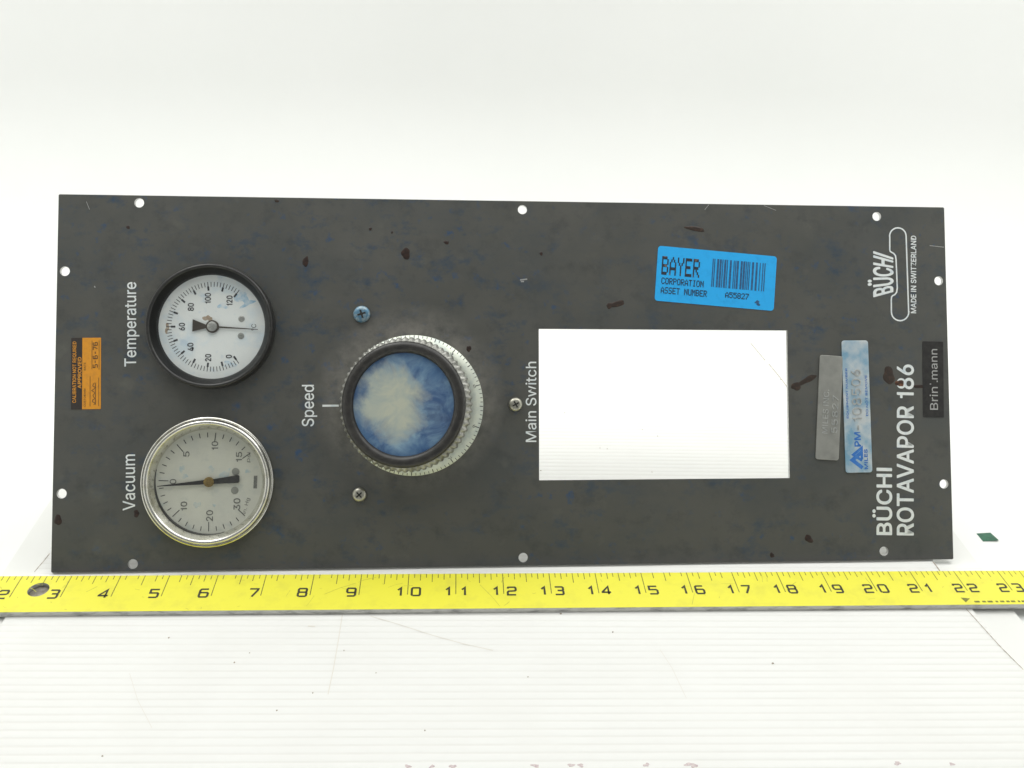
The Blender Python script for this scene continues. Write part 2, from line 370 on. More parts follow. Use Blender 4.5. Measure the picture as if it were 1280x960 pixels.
def add_text(mb, body, cx, cy, w, h, rot=0.0, z=0.0, bold=0.0, zt=0.0, warp=None):
    """fit the inked box of body to w x h at (cx, cy); w None keeps the letters' own proportion"""
    vs, fs, asp = text_verts(body)
    if w is None: w = asp * h
    if bold and not zt:                                     # heavier face: the letters swollen by bold x height
        r = bold * h; w -= 2 * r; h -= 2 * r
        for i in range(10):
            a = math.pi * 2 * i / 10 + .3
            add_text(mb, body, cx + r * math.cos(a), cy + r * math.sin(a), w, h, rot, z + i * .00025, 0, 0, warp)
    c, s = math.cos(rot), math.sin(rot); out = []
    for x, y, zz in vs:
        if warp: x, y = warp(x, y)
        X, Y = x * w, y * h; out.append((cx + X * c - Y * s, cy + X * s + Y * c, z))
    if zt:
        mb.add([(x, y, z + zt) for x, y, z in out], fs)
        cnt = {}
        for f in fs:
            for i in range(len(f)):
                e = (f[i], f[(i + 1) % len(f)]); cnt[e] = 1
        n = len(out)
        side = [e for e in cnt if (e[1], e[0]) not in cnt]
        mb.add(out + [(x, y, z + zt) for x, y, z in out], [(a, b, b + n, a + n) for a, b in side])
    else: mb.add(out, fs)
    return mb
R90 = math.pi / 2
def px_text(mb, body, x0, x1, y0, y1, z=0.003, bold=0.0, warp=None, h=0.0):
    """vertical word filling the photo box x0..x1, y0..y1 (reads upward)"""
    mx, my = (x0 + x1) / 2, (y0 + y1) / 2
    c = pp(mx, my, h); w = (pp(mx, y0, h) - pp(mx, y1, h)).length; hh = (pp(x1, my, h) - pp(x0, my, h)).length
    up = pp(mx, y0, h) - pp(mx, y1, h)
    return add_text(mb, body, c.x, c.y, w, hh, math.atan2(up.y, up.x), z, bold, warp=warp)
# square drafting digits of the ruler, strokes in a 1 x 1 box
def sq(*p): return [tuple(q) for q in p]
DIG = {
 '0': [sq((.12, 0), (.88, 0), (1, .12), (1, .88), (.88, 1), (.12, 1), (0, .88), (0, .12), (.12, 0))],
 '1': [sq((.25, .72), (.62, 1), (.62, 0))],
 '2': [sq((0, .82), (.1, 1), (.88, 1), (1, .88), (1, .62), (.88, .52), (.12, .48), (0, .36), (0, 0), (1, 0))],
 '3': [sq((0, 1), (.86, 1), (1, .9), (1, .62), (.88, .53), (.3, .53)), sq((.88, .53), (1, .42), (1, .1), (.88, 0), (0, 0))],
 '4': [sq((.75, 0), (.75, 1), (.0, .32), (0, .26), (1.05, .26))],
 '5': [sq((1, 1), (.02, 1), (.02, .56), (.86, .56), (1, .45), (1, .1), (.88, 0), (0, 0))],
 '6': [sq((.95, 1), (.14, 1), (0, .88), (0, .12), (.12, 0), (.88, 0), (1, .12), (1, .45), (.88, .56), (.04, .56))],
 '7': [sq((0, 1), (1, 1), (.95, .8), (.42, 0))],
 '8': [sq((.12, 0), (.88, 0), (1, .12), (1, .42), (.88, .53), (.12, .53), (.02, .63), (.02, .9), (.12, 1), (.88, 1), (.98, .9), (.98, .63), (.88, .53)), sq((.12, .53), (0, .42), (0, .12), (.12, 0))],
 '9': [sq((.05, 0), (.86, 0), (1, .12), (1, .88), (.88, 1), (.12, 1), (0, .88), (0, .55), (.12, .44), (.96, .44))],
 '-': [sq((.15, .5), (.85, .5))],
}
def add_digits(mb, txt, x, y, w, h, gap, sw, z, rot=0.0, ox=0, oy=0):
    zz = z
    c, s = math.cos(rot), math.sin(rot)
    for ch in txt:
        for st in DIG[ch]:
            pts = [(x + a * w, y + b * h) for a, b in st]
            pts = [(ox + (p[0]) * c - (p[1]) * s, oy + (p[0]) * s + (p[1]) * c) for p in pts]
            mb.ribbon(pts, sw, zz); zz += 0.0003
        x += w + gap
    return mb
# 5 x 7 dot-matrix letters of the asset sticker
DOT = {'B': '11110 10001 10001 11110 10001 10001 11110', 'A': '00100 01010 10001 10001 11111 10001 10001', 'Y': '10001 10001 01010 00100 00100 00100 00100',
 'E': '11111 10000 10000 11110 10000 10000 11111', 'R': '11110 10001 10001 11110 10100 10010 10001', 'C': '01110 10001 10000 10000 10000 10001 01110',
 'O': '01110 10001 10001 10001 10001 10001 01110', 'P': '11110 10001 10001 11110 10000 10000 10000', 'T': '11111 00100 00100 00100 00100 00100 00100',
 'I': '01110 00100 00100 00100 00100 00100 01110', 'N': '10001 11001 10101 10101 10011 10001 10001', 'S': '01111 10000 10000 01110 00001 00001 11110',
 'U': '10001 10001 10001 10001 10001 10001 01110', 'M': '10001 11011 10101 10101 10001 10001 10001', '5': '11111 10000 11110 00001 00001 10001 01110',
 '8': '01110 10001 10001 01110 10001 10001 01110', '2': '01110 10001 00001 00010 00100 01000 11111', '7': '11111 00001 00010 00100 00100 01000 01000', ' ': '00000 ' * 7}
def add_dots(mb, txt, x, y, cw, h, z, thick=1.25):
    """cw: advance per letter, h: letter height, (x, y) lower left"""
    dx, dy = cw / 6, h / 7; k = 0
    for n, ch in enumerate(txt):
        for r, row in enumerate(DOT[ch].split()):
            for c, b in enumerate(row):
                if b == '1':
                    px, py = x + n * cw + (c + .5) * dx, y + h - (r + .5) * dy; zz = z + 0.0002 * ((c + r) % 3)
                    mb.quad((px - dx * thick / 2, py - dy * .56, zz), (px + dx * thick / 2, py - dy * .56, zz), (px + dx * thick / 2, py + dy * .56, zz), (px - dx * thick / 2, py + dy * .56, zz))
    return mb
def blob(mb, cx, cy, rx, ry, rot, z0, z1, seed, wob=0.22):
    rn = random.Random(seed); n = 22; ph = [rn.uniform(0, 6.28) for _ in range(4)]
    def ring(k, z):
        o = []
        for i in range(n):
            a = 2 * math.pi * i / n; r = k * (1 + wob * (.5 * math.sin(2 * a + ph[0]) + .4 * math.sin(3 * a + ph[1]) + .25 * math.sin(5 * a + ph[2])))
            X, Y = r * rx * math.cos(a), r * ry * math.sin(a); c, s = math.cos(rot), math.sin(rot)
            o.append((cx + X * c - Y * s, cy + X * s + Y * c, z))
        return o
    vs = ring(1, z0) + ring(.86, z0 + (z1 - z0) * .8) + ring(.5, z1) + [(cx, cy, z1)]
    fs = [(k * n + i, k * n + (i + 1) % n, (k + 1) * n + (i + 1) % n, (k + 1) * n + i) for k in range(2) for i in range(n)] + [(2 * n + i, 2 * n + (i + 1) % n, 3 * n) for i in range(n)]
    return mb.add(vs, fs)

# ================================================================== THE SETTING
def make_backdrop():
    mb = MB(); x0, x1, y0, y1, cr = -2.5, 26.5, -22.0, 11.0, 5.0
    path = [((x0, y0 + (y1 - cr - y0) * i / 10), (-1, 0)) for i in range(10)]
    path += [((x0 + cr - cr * math.cos(a), y1 - cr + cr * math.sin(a)), (-math.cos(a), math.sin(a))) for a in [R90 * i / 10 for i in range(11)]]
    path += [((x0 + cr + (x1 - x0 - 2 * cr) * i / 12, y1), (0, 1)) for i in range(1, 12)]
    path += [((x1 - cr + cr * math.sin(a), y1 - cr + cr * math.cos(a)), (math.sin(a), math.cos(a))) for a in [R90 * i / 10 for i in range(11)]]
    path += [((x1, y1 - cr - (y1 - cr - y0) * i / 10), (1, 0)) for i in range(1, 11)]
    R_ = 8.0
    prof = [(R_ * math.sin(a), R_ - R_ * math.cos(a)) for a in [math.radians(84) * i / 12 for i in range(13)]]
    prof += [(prof[-1][0] + .10 * d, prof[-1][1] + d) for d in (3, 7, 12, 18)]
    z0 = -0.20
    vs = [(p[0] + n[0] * d, p[1] + n[1] * d, z0 + z) for d, z in prof for p, n in path]; k = len(path)
    mb.add(vs, [(j * k + i, j * k + i + 1, (j + 1) * k + i + 1, (j + 1) * k + i) for j in range(len(prof) - 1) for i in range(k - 1)] + [tuple(range(k))])
    me = mb.mesh('backdrop', M['backdrop'], True)
    return link('backdrop', me, kind='structure')
make_backdrop()
base = MB(); base.box(1.42, 22.86, -9, 10.8, -0.19, -0.07)
part('base_board', base, M['board'], kind='structure')
# ribbed sheet: flat crowns between narrow grooves
def make_sheet():
    mb = MB(); yf, yb, pitch = -4.3, 14.2, 0.17
    def xl(y): return 2.12 + (y - 1.6) * 0.02
    def xr(y): return 21.93 - y * 0.078 + .004 * y * math.sin(y)
    rows = [(yf, -0.066)]
    y = yf; prof = []
    n = int((yb - yf) / pitch)
    for i in range(n):
        b = yf + i * pitch; am = random.uniform(.75, 1.2)
        for k in range(8):
            t = k / 8; prof.append((b + t * pitch, -0.0075 * am * abs(2 * t - 1) ** 2.5, 1 if k in (0, 7) else 0))
    cols = 6
    def sk(x): return -0.016 * (x - 12)          # the flutes run a touch askew to the ruler
    for k, (y, z, mi) in enumerate(prof):
        for c in range(cols + 1):
            t = c / cols; x = xl(y) + (xr(y) - xl(y)) * t
            mb.v.append((x, y + sk(x), z - 0.0005))
    w = cols + 1
    for k in range(len(prof) - 1):
        for c in range(cols): mb.f.append((k * w + c, k * w + c + 1, (k + 1) * w + c + 1, (k + 1) * w + c)); mb.mi.append(prof[k][2])
    # side and front edges
    o = len(mb.v); m_ = len(prof)
    for k in range(m_):
        a = mb.v[k * w]; b = mb.v[k * w + cols]; mb.v.append((a[0], a[1], -0.068)); mb.v.append((b[0], b[1], -0.068))
    for k in range(m_ - 1):
        mb.f.append((k * w, (k + 1) * w, o + 2 * k + 2, o + 2 * k)); mb.mi.append(0)
        mb.f.append((k * w + cols, o + 2 * k + 1, o + 2 * k + 3, (k + 1) * w + cols)); mb.mi.append(1)
    mb.f.append(tuple(range(w)) + (o + 1, o)); mb.mi.append(0)
    return link('ribbed_sheet', mb.mesh('ribbed_sheet', [M['sheet'], M['groove']], True), kind='structure')
sheet = make_sheet()
# scratches, dirt and seam lines on the sheet
def floor_line(pts, w, m, name):
    mb = MB(); mb.ribbon([fl(*p) for p in pts], w, 0.002); return part(name, mb, m, sheet, smooth='flatprint')
floor_line([(428, 768), (423, 800), (417, 835), (410, 868)], 0.016, M['scratch'], 'scratch')
floor_line([(463, 770), (500, 781), (540, 794), (580, 805), (616, 813)], 0.016, M['scratch'], 'scratch')
floor_line([(825, 812), (840, 835), (858, 873)], 0.008, M['scratch'], 'scratch')
floor_line([(162, 842), (172, 875), (190, 910)], 0.007, M['scratch'], 'scratch')
floor_line([(385, 782.5), (394, 783)], 0.03, M['scratch'], 'scratch')
for i, (x, y, s) in enumerate([(211, 797, 1.6), (293, 828, 1.6), (312, 816, 1.2), (346, 888, 1.6), (470, 841, 1.2), (966, 829, 2.2), (766, 790, 1.6), (701, 767, 2.0), (391, 866, 1.4), (531, 913, 1.5), (128, 945, 1.6), (660, 846, 1.2), (430, 813, 1.2), (759, 561, 1.2), (706, 516, 1.4), (750, 560, 1.2), (803, 537, 1.2), (956, 450, 1.8), (976, 474, 2.2), (676, 588, 1.6), (815, 590, 1.3), (763, 452, 1.0), (822, 545, 1.2)]):
    p = fl(x, y); mb = MB(); blob(mb, p[0], p[1], s * .010, s * .011, i, -0.001, 0.006, i); part('speck', mb, M['dirt'], sheet)
for i, (x, y, s) in enumerate([(669, 957, 5), (714, 956.5, 4), (726, 956.5, 4), (808, 956, 4), (862, 955.5, 7), (868, 957.5, 4), (1122, 954, 5), (1190, 955, 3), (566, 958, 5), (540, 958, 3), (510, 958, 4)]):
    p = fl(x, y); mb = MB(); blob(mb, p[0], p[1], s * .013, .035, .15 * (i % 3), -0.001, 0.003, i + 40, .5); part('stain', mb, M['purple'], sheet)
for pts, w in [([(930, 418), (940, 431), (956, 450)], .02), ([(961, 455), (976, 473), (984, 484)], .024), ([(1166, 702), (1170, 707), (1175, 714)], .03), ([(1204, 757), (1222, 777), (1250, 808), (1279, 837)], .02), ([(62, 692), (55, 701), (48, 709), (43, 715)], .02)]:
    mb = MB(); q = [fl(*p) for p in pts]; mb.ribbon(q, w, 0.0025); part('seam_line', mb, M['dirt'], sheet, smooth='flatprint')  # thin brown lines laid along the sheet seams

# ================================================================== CONTROL PANEL
root = bpy.data.objects.new('control_panel', None); col.objects.link(root)
mw = Matrix((( U.x, V.x, N.x), (U.y, V.y, N.y), (U.z, V.z, N.z))).to_4x4(); mw.translation = P0 * IN
root.matrix_world = mw; root.empty_display_size = 0.02
root['label'] = 'dark grey instrument faceplate with two round gauges and a knob, behind the yellow ruler'
root['category'] = 'control panel'
def plate():
    HW = PW / 2
    loops = [rrect(-HW, HW, 0, PH, 0.03, 3)]
    for x, y in [(174, 253.5), (653, 262), (1096, 270.5), (81, 339), (77, 617), (166, 705), (654, 697), (1105, 689), (1173.4, 351), (1180, 605)]:
        p = pp(x, y); loops.append(circ(p.x, p.y, 0.102, 28))
    a, b, c, d = pp(673.5, 411), pp(984, 413), pp(987, 597.5), pp(674, 600.3)
    loops.append([tuple(a), tuple(b), tuple(c), tuple(d)])
    me = curve_mesh('faceplate', loops, M['panel'], -THK, 0.0, 0.004)
    me.materials.append(M['edge'])
    for p in me.polygons:
        if p.normal.z < 0.5: p.material_index = 1
    return link('faceplate', me, root)
fp = plate()

# ---- printed words
def word(body, box, bold=0.0, label=None):
    mb = MB(); px_text(mb, body, *box, bold=bold)
    o = part('lettering', mb, M['print'], root, smooth='flatprint')
    o['label'] = label or 'white printed word ' + body
    return o
word('Temperature', (155.5, 174.3, 352.5, 458), .012)
word('Vacuum', (153.5, 169.2, 568, 638), .012)
word('Speed', (377.2, 396.5, 481, 533), .01)
word('Main Switch', (656.8, 670.6, 452, 552.4), .01)
word('BÜCHI', (1090.3, 1115.3, 584.6, 668.8), 0.028)
word('ROTAVAPOR 186', (1120.6, 1142.4, 455, 668.8), 0.028)
mb = MB(); a, b = pp(403, 507.2), pp(423.5, 507); mb.ribbon([tuple(a), tuple(b)], 0.045, 0.003)
part('index_mark', mb, M['print'], root, smooth='flatprint')
# flask-shaped emblem with the maker's name fanned beside it
mb = MB()
def E6(x, y): return (1060 + x * .1875, 240 + y * .1875)
def arc(cx, cy, r, a0, a1, n=12): return [(cx + r * math.cos(math.radians(a0 + (a1 - a0) * i / n)), cy + r * math.sin(math.radians(a0 + (a1 - a0) * i / n))) for i in range(n + 1)]
out = [(278, 385)] + [(278, 298)] + arc(332, 294, 55, 180, 360) + [(394, 500), (404, 800)] + arc(347, 800, 58, 0, 180) + [(288, 720), (290, 700), (297, 691), (312, 684), (324, 668), (328, 640), (324, 540), (320, 450), (316, 425), (305, 410), (290, 402), (281, 396)]
mb.ribbon([tuple(pp(*E6(*p))) for p in out], 0.032, 0.003, closed=True)
part('emblem_outline', mb, M['print'], root, smooth='flatprint', label='white outlined flask emblem')
mb = MB()
def fan(x, y):                                   # B leans back, I leans forward, ends of the word slope
    return (x * (0.845 + 0.31 * y), y)
px_text(mb, 'BÜCHI', 1084.5, 1117, 312, 374, bold=0.022, warp=fan)
part('lettering', mb, M['print'], root, smooth='flatprint', label='white slanted maker name in the emblem')
word('MADE IN SWITZERLAND', (1138.3, 1145.3, 294.5, 391.5), 0.03, 'small white line of print beside the emblem')

# ---- gauges
def tick_ring(mb, angs, r0, r1, w, z):
    for a in angs:
        c, s = math.cos(a), math.sin(a); mb.ribbon([(r0 * c, r0 * s), (r1 * c, r1 * s)], w, z)
CP = 0.1978 / 57.6                                # crop unit -> inches on the dials
def gauge(kind):
    temp = kind == 'temperature'
    zd = 0.07 if temp else 0.02
    hub = (265.8, 408.3) if temp else (261.5, 602.4)
    rim = (260.6, 406.8) if temp else (257.0, 603.0)
    zr = 0.33 if temp else 0.27
    ch = pp(*hub, zd); cr = pp(*rim, zr); c = ch * .35 + cr * .65
    mb = MB()
    if temp:
        prof = [(1.26, -0.002), (1.335, .0), (1.345, .05), (1.335, .26), (1.325, .30), (1.305, .325), (1.285, .33), (1.262, .322), (1.245, .30), (1.16, .17), (1.125, .10), (1.115, .03)]
        m = [M['black'], M['black_wall']]
    else:
        prof = [(1.28, -0.002), (1.37, .0), (1.388, .02), (1.388, .13), (1.38, .155), (1.362, .165), (1.348, .158), (1.338, .165), (1.328, .20), (1.312, .235), (1.29, .258), (1.265, .264), (1.24, .255), (1.22, .235), (1.17, .14), (1.13, .06), (1.118, .005)]
        m = M['chrome']
    mb.lathe(prof, 128)
    if temp: mb.mi = [1 if k // 128 >= 8 else 0 for k in range(len(mb.f))]
    g = part(kind + '_gauge', mb, m, root, (c.x, c.y, 0), True)
    g['label'] = 'round dial thermometer in a black rim beside the word Temperature' if temp else 'round vacuum gauge in a chromed rim beside the word Vacuum'
    o = ch - c; O = (o.x, o.y, 0)
    mb = MB(); mb.lathe([(0.0, zd), (.6, zd), (1.16, zd)], 96)
    part('dial', mb, M['tdial'] if temp else M['vdial'], g, (0, 0, 0), True)
    mb = MB(); mb.lathe([(0, zd + .075), (.5, zd + .075), (1.145, zd + .075)], 96)
    part('window', mb, M['tglass'] if temp else M['vglass'], g, (0, 0, 0), True)
    zi = zd + .003
    tk = MB(); nm = MB()
    def at(ang, r): return r * math.cos(ang), r * math.sin(ang)
    D = math.radians
    if temp:
        for u in range(0, 121, 2):
            a = D(-54.6 - 2.085 * u)
            if u % 10 == 0:
                tick_ring(tk, [a], 238 * CP, 283 * CP, .016, zi); tick_ring(tk, [a], 228 * CP, 255 * CP, .040, zi + .001)
            else: tick_ring(tk, [a], 252 * CP, 282 * CP, .014, zi)
        for t, (x, y), w in [('0', (637, 684), 22), ('20', (510, 692), 46), ('40', (402, 625), 52), ('60', (347, 498), 48), ('80', (400, 374), 50), ('100', (504, 318), 66), ('120', (637, 332), 64)]:
            add_text(nm, t, (x - 535) * CP, -(y - 497) * CP, w * CP, 38 * CP, R90 + (0.0 if t != '40' else .12), zi, 0.03)
        add_text(nm, '°C', (788 - 535) * CP, -(500 - 497) * CP, 40 * CP, 30 * CP, R90, zi)
        part('scale_marks', tk, M['ink'], g, O, smooth='flatprint'); part('numerals', nm, M['ink'], g, O, smooth='flatprint')
        p = MB(); za = zd + .035
        p.add([(-120 * CP, 45 * CP, za), (-122 * CP, -32 * CP, za), (-35 * CP, -10 * CP, za), (-20 * CP, -7 * CP, za), (280 * CP, -19 * CP, za), (281 * CP, -15.5 * CP, za), (0, 5 * CP, za), (-35 * CP, 10 * CP, za)],
              [(0, 1, 2, 7), (2, 3, 6, 7), (3, 4, 5, 6)])
        p.add([(x, y, z - .008) for x, y, z in p.v[:8]], [(7, 2, 1, 0), (7, 6, 3, 2), (6, 5, 4, 3)])
        part('pointer', p, M['pointer_brown'], g, O, smooth='flatprint')
        h = MB(); h.lathe([(40 * CP, zd), (40 * CP, za + .008), (36 * CP, za + .014), (30 * CP, za + .014)], 40)
        part('hub_ring', h, M['pointer_brown'], g, O, True)
        h = MB(); h.lathe([(30 * CP, zd), (30 * CP, za + .020), (24 * CP, za + .028), (.001, za + .03)], 40)
        part('hub', h, M['nickel'], g, O, True)
        for x, y, mm in ((712, 447, 'nickel'), (710, 555, 'greyrivet')):
            r = MB(); r.lathe([(20 * CP, zd), (20 * CP, zi + .004), (15 * CP, zi + .012), (8 * CP, zi + .012), (7 * CP, zi + .006), (.001, zi + .006)], 24)
            part('rivet', r, M[mm], g, (O[0] + (x - 535) * CP, O[1] - (y - 497) * CP, 0), True)
        for i, (x, y, rx, ry, mm) in enumerate([(257, 507, 12, 30, 'rust'), (505, 445, 26, 20, 'rust')]):
            s = MB(); blob(s, (x - 535) * CP, -(y - 497) * CP, rx * CP, ry * CP, 0, zd, zd + .002, 70 + i, .5); part('rust_spot', s, M[mm], g, O)
        for i, (x, y, rx_, ry_) in enumerate([(712, 310, 34, 46), (640, 735, 34, 22), (750, 350, 40, 16), (595, 365, 24, 22)]):
            s = MB(); blob(s, (x - 535) * CP, -(y - 497) * CP, rx_ * CP, ry_ * CP, .2 * i, zd, zd + .002 + .0002 * i, 80 + i, .55); part('dye_stain', s, M['dye'], g, O)
    else:
        for u in range(0, 16): tick_ring(tk, [D(178 - 9.5 * u)], (248 if u % 5 == 0 else 278) * CP, 308 * CP, .018, zi)
        for u in range(2, 31, 2): tick_ring(tk, [D(-182 + 4.6 * u)], (248 if u % 10 == 0 else 278) * CP, 306 * CP, .016, zi)
        for t, (x, y), w, h in [('0', (293, 463), 32, 40), ('5', (372, 293), 34, 38), ('10', (545, 241), 54, 40), ('15', (694, 312), 62, 38), ('10', (361, 615), 56, 40), ('20', (518, 676), 68, 42), ('30', (684, 606), 72, 42)]:
            add_text(nm, t, (x - 513) * CP, -(y - 467) * CP, w * CP, h * CP, R90, zi, 0.02)
        add_text(nm, 'psi', (754 - 513) * CP, -(315 - 467) * CP, 62 * CP, 28 * CP, R90 - .1, zi)
        add_text(nm, 'in. Hg', (742 - 513) * CP, -(618 - 467) * CP, 100 * CP, 28 * CP, R90 - .25, zi)
        lg = MB(); lg.ribbon([((795 - 513) * CP, -(510 - 467) * CP), ((797 - 513) * CP, -(430 - 467) * CP)], 22 * CP, zi)
        part('maker_mark', lg, M['ink_grey'], g, O, smooth='flatprint')
        part('scale_marks', tk, M['ink'], g, O, smooth='flatprint'); part('numerals', nm, M['ink_grey'], g, O, smooth='flatprint')
        p = MB(); za = zd + .045; pv = [(186, 40), (186, -6 - 5), (176, -13), (30, -12), (-310, -21), (-312, -25.5), (-30, -16 + 26), (30, 14), (178, 42)]
        pv = [(186, 38), (187, -8), (178, 14)]
        top = [(180 * CP, 42 * CP, za), (187 * CP, 34 * CP, za), (187 * CP, 2 * CP, za), (180 * CP, -7 * CP, za), (30 * CP, -12 * CP, za), (-312 * CP, -26 * CP, za), (-312 * CP, -22 * CP, za), (-20 * CP, 14 * CP, za), (30 * CP, 18 * CP, za)]
        n = len(top); p.add(top, [tuple(range(n))]); p.add([(x, y, z - .01) for x, y, z in top], [tuple(reversed(range(n)))])
        p.add(top + [(x, y, z - .01) for x, y, z in top], [(i, i + n, (i + 1) % n + n, (i + 1) % n) for i in range(n)])
        part('pointer', p, M['pointer'], g, O)
        h = MB(); h.lathe([(31 * CP, zd), (31 * CP, za + .012), (25 * CP, za + .02), (.001, za + .02)], 40); part('hub', h, M['brass'], g, O, True)
        for x, y in ((674, 404), (670, 521)):
            r = MB(); r.lathe([(23 * CP, zd), (23 * CP, zi + .004), (17 * CP, zi + .008), (.001, zi + .008)], 24)
            part('rivet', r, M['greyrivet'], g, (O[0] + (x - 513) * CP, O[1] - (y - 467) * CP, 0), True)
        for i, (x, y, rx_, ry_) in enumerate([(440, 608, 20, 20), (345, 385, 16, 22), (748, 402, 14, 14), (525, 390, 20, 20), (600, 425, 50, 22), (545, 612, 10, 10), (365, 430, 14, 18)]):
            s = MB(); blob(s, (x - 513) * CP, -(y - 467) * CP, rx_ * CP, ry_ * CP, .2 * i, zd, zd + .002 + .0001 * i, 90 + i, .5); part('dye_stain', s, M['dye_pale'], g, O)
        q = MB(); pr = [(1.122, .022), (1.130, .04), (1.126, .055), (1.114, .058), (1.100, .048), (1.094, .022)]; na = 40
        vs_ = [((rr_ + .10 * abs(i / na - .5) ** 2 ) * math.cos(D(166 + 122 * i / na)), (rr_ + .10 * abs(i / na - .5) ** 2 ) * math.sin(D(166 + 122 * i / na)), zz_) for i in range(na + 1) for rr_, zz_ in pr]
        q.add(vs_, [(i * 6 + k, i * 6 + k + 1, i * 6 + k + 7, i * 6 + k + 6) for i in range(na) for k in range(5)])
        part('gasket', q, M['black'], g, (0, 0, 0), True)
    # case behind the plate; the vacuum stem is what the plate leans on
    b = MB(); prof = [(1.2, -THK + .002), (1.2, -1.0), (1.12, -1.1), (.35, -1.12), (.32, -1.2)]
    height = (P0.z + c.y * V.z); reach = height / N.z
    prof += [(.28, -1.22), (.28, -(reach - .28 * V.z / N.z) if not temp else -2.1)]
    b.lathe(prof, 48, cap1=True); part('case', b, M['can'], g, (0, 0, 0), True)
    return g
gauge('temperature'); gauge('vacuum')

# ---- speed knob
def knob():
    zs = 0.10
    c = pp(516, 506.5, zs); gt = pp(503.6, 505.5, .85)
    mb = MB(); mb.lathe([(1.2, -.002), (1.52, .0), (1.538, .02), (1.535, .05), (1.40, .135), (1.30, .16), (.4, .16)], 128)
    k = part('speed_knob', mb, M['alu'], root, (c.x, c.y, 0), True, label='large round speed knob with toothed silver skirt and blue smeared cap')
    tk = MB(); 
    def zc(r): return .05 + (1.535 - r) / (.135) * .085 + .003
    for i in range(100):
        a = math.radians(53 - 3.6 * i); c0, s0 = math.cos(a), math.sin(a); L = .10 if i % 10 == 0 else (.075 if i % 5 == 0 else .055); w = .014 if i % 5 else .019
        r1 = 1.53; r0 = r1 - L; nx, ny = -s0 * w / 2, c0 * w / 2
        tk.quad((r0 * c0 - nx, r0 * s0 - ny, zc(r0)), (r1 * c0 - nx, r1 * s0 - ny, zc(r1)), (r1 * c0 + nx, r1 * s0 + ny, zc(r1)), (r0 * c0 + nx, r0 * s0 + ny, zc(r0)))
    part('scale_marks', tk, M['ink'], k)
    nm = MB()
    for i in range(10):
        a = math.radians(53 - 36 * i); q = MB(); add_text(q, str((4 + i) % 10), 0, 0, None, .075, 0, 0)
        q.xform(lambda p: (lambda rr, tt: (rr * math.cos(a) - tt * math.sin(a), rr * math.sin(a) + tt * math.cos(a), zc(rr)))(1.405 + p.x, p.y)); part('numeral', q, M['ink'], k, smooth='flatprint')
    tilt = Vector((gt.x - c.x, gt.y - c.y, .85 - .0)).to_track_quat('Z', 'Y').to_euler() if False else None
    d = Vector((gt.x - c.x, gt.y - c.y, .85)).normalized(); q = Vector((0, 0, 1)).rotation_difference(d).to_euler()
    gb = MB(); nt_ = 64
    def rf(kk, a): return (0.020 * math.cos(nt_ * a)) if 2 <= kk <= 5 else 0
    gb.lathe([(1.16, .13), (1.19, .50), (1.395, .56), (1.415, .59), (1.415, .70), (1.395, .76), (1.335, .82), (1.26, .82)], 512, rf)
    part('toothed_grip', gb, M['grip'], k, (0, 0, 0), True, q)
    rb = MB(); rb.lathe([(1.325, .80), (1.33, .85), (1.32, .90), (1.285, .935), (1.235, .95), (1.19, .95), (1.14, .935), (1.10, .90), (1.083, .85), (1.08, .80)], 128)
    part('cap_ring', rb, M['ring'], k, (0, 0, 0), True, q)
    ib = MB(); ib.lathe([(1.082, .845), (.8, .852), (.4, .855), (.001, .856)], 96)
    part('cap_insert', ib, M['insert'], k, (0, 0, 0), True, q)
    b = MB(); b.lathe([(.9, -THK + .002), (.9, -.7), (.85, -.75), (.1, -.75)], 40); part('case', b, M['can'], k, (0, 0, 0), True)
knob()

# ---- screws
def screw(px, r, m, label, rot):
    p = pp(*px, .06)
    mb = MB(); mb.lathe([(r * .96, -.002), (r, .02), (r * .97, .05), (r * .82, .082), (r * .6, .096), (r * .3, .102), (.0005, .103)], 40)
    s = part('screw', mb, m, root, (p.x, p.y, 0), True, label=label)
    c = MB()
    for k in range(2):
        a = rot + k * R90; L, w = r * .50, r * .105; ux, uy = math.cos(a), math.sin(a)
        c.ribbon([(-ux * L, -uy * L), (-ux * L * .35, -uy * L * .35), (ux * L * .35, uy * L * .35), (ux * L, uy * L)], w * 2, .1045 + k * .0006)
    c.add([(r * .2 * math.cos(i * R90 + rot + .78), r * .2 * math.sin(i * R90 + rot + .78), .1057) for i in range(4)], [(0, 1, 2, 3)])
    part('cross_recess', c, M['recess'], s, smooth='flatprint')  # flat near-black cross laid on the screw head
screw((452, 392.5), .185, M['screw_blue'], 'blue stained cross-head screw above the knob', .3)
screw((449, 618.5), .155, M['screw'], 'dull silver cross-head screw below the knob', .75)
screw((644.5, 505.5), .155, M['screw'], 'silver cross-head screw beside the words Main Switch', .5)

# ---- stickers and tags
def frame(px4):
    """corner pixels (ul, ur, lr, ll) -> centre, width, height, angle on the panel"""
    a, b, c, d = [pp(*p) for p in px4]; ctr = (a + b + c + d) / 4
    ux = ((b - a) + (c - d)) / 2; uy = ((a - d) + (b - c)) / 2
    return ctr, ux.length, uy.length, math.atan2(ux.y, ux.x)
def sticker(name, px4, m, r, z1, label, bevel=0.0):
    c, w, h, a = frame(px4)
    me = curve_mesh(name, [rrect(-w / 2, w / 2, -h / 2, h / 2, r)], m, 0.0, z1, bevel, bevel > 0)
    o = link(name, me, root, (c.x, c.y, 0.0015), (0, 0, a), label=label); return o, w, h
def C4(x, y): return (790 + x * .16406, 290 + y * .16406)
st, w, h = sticker('asset_sticker', [C4(195, 105), C4(1100, 186), C4(1082, 603), C4(176, 522)], M['blue_sticker'], .07, .006, 'bright blue rounded asset sticker with bar code')
def S(x, y): return (x - .5) * w, (.5 - y) * h                       # 0..1 across, 0..1 down
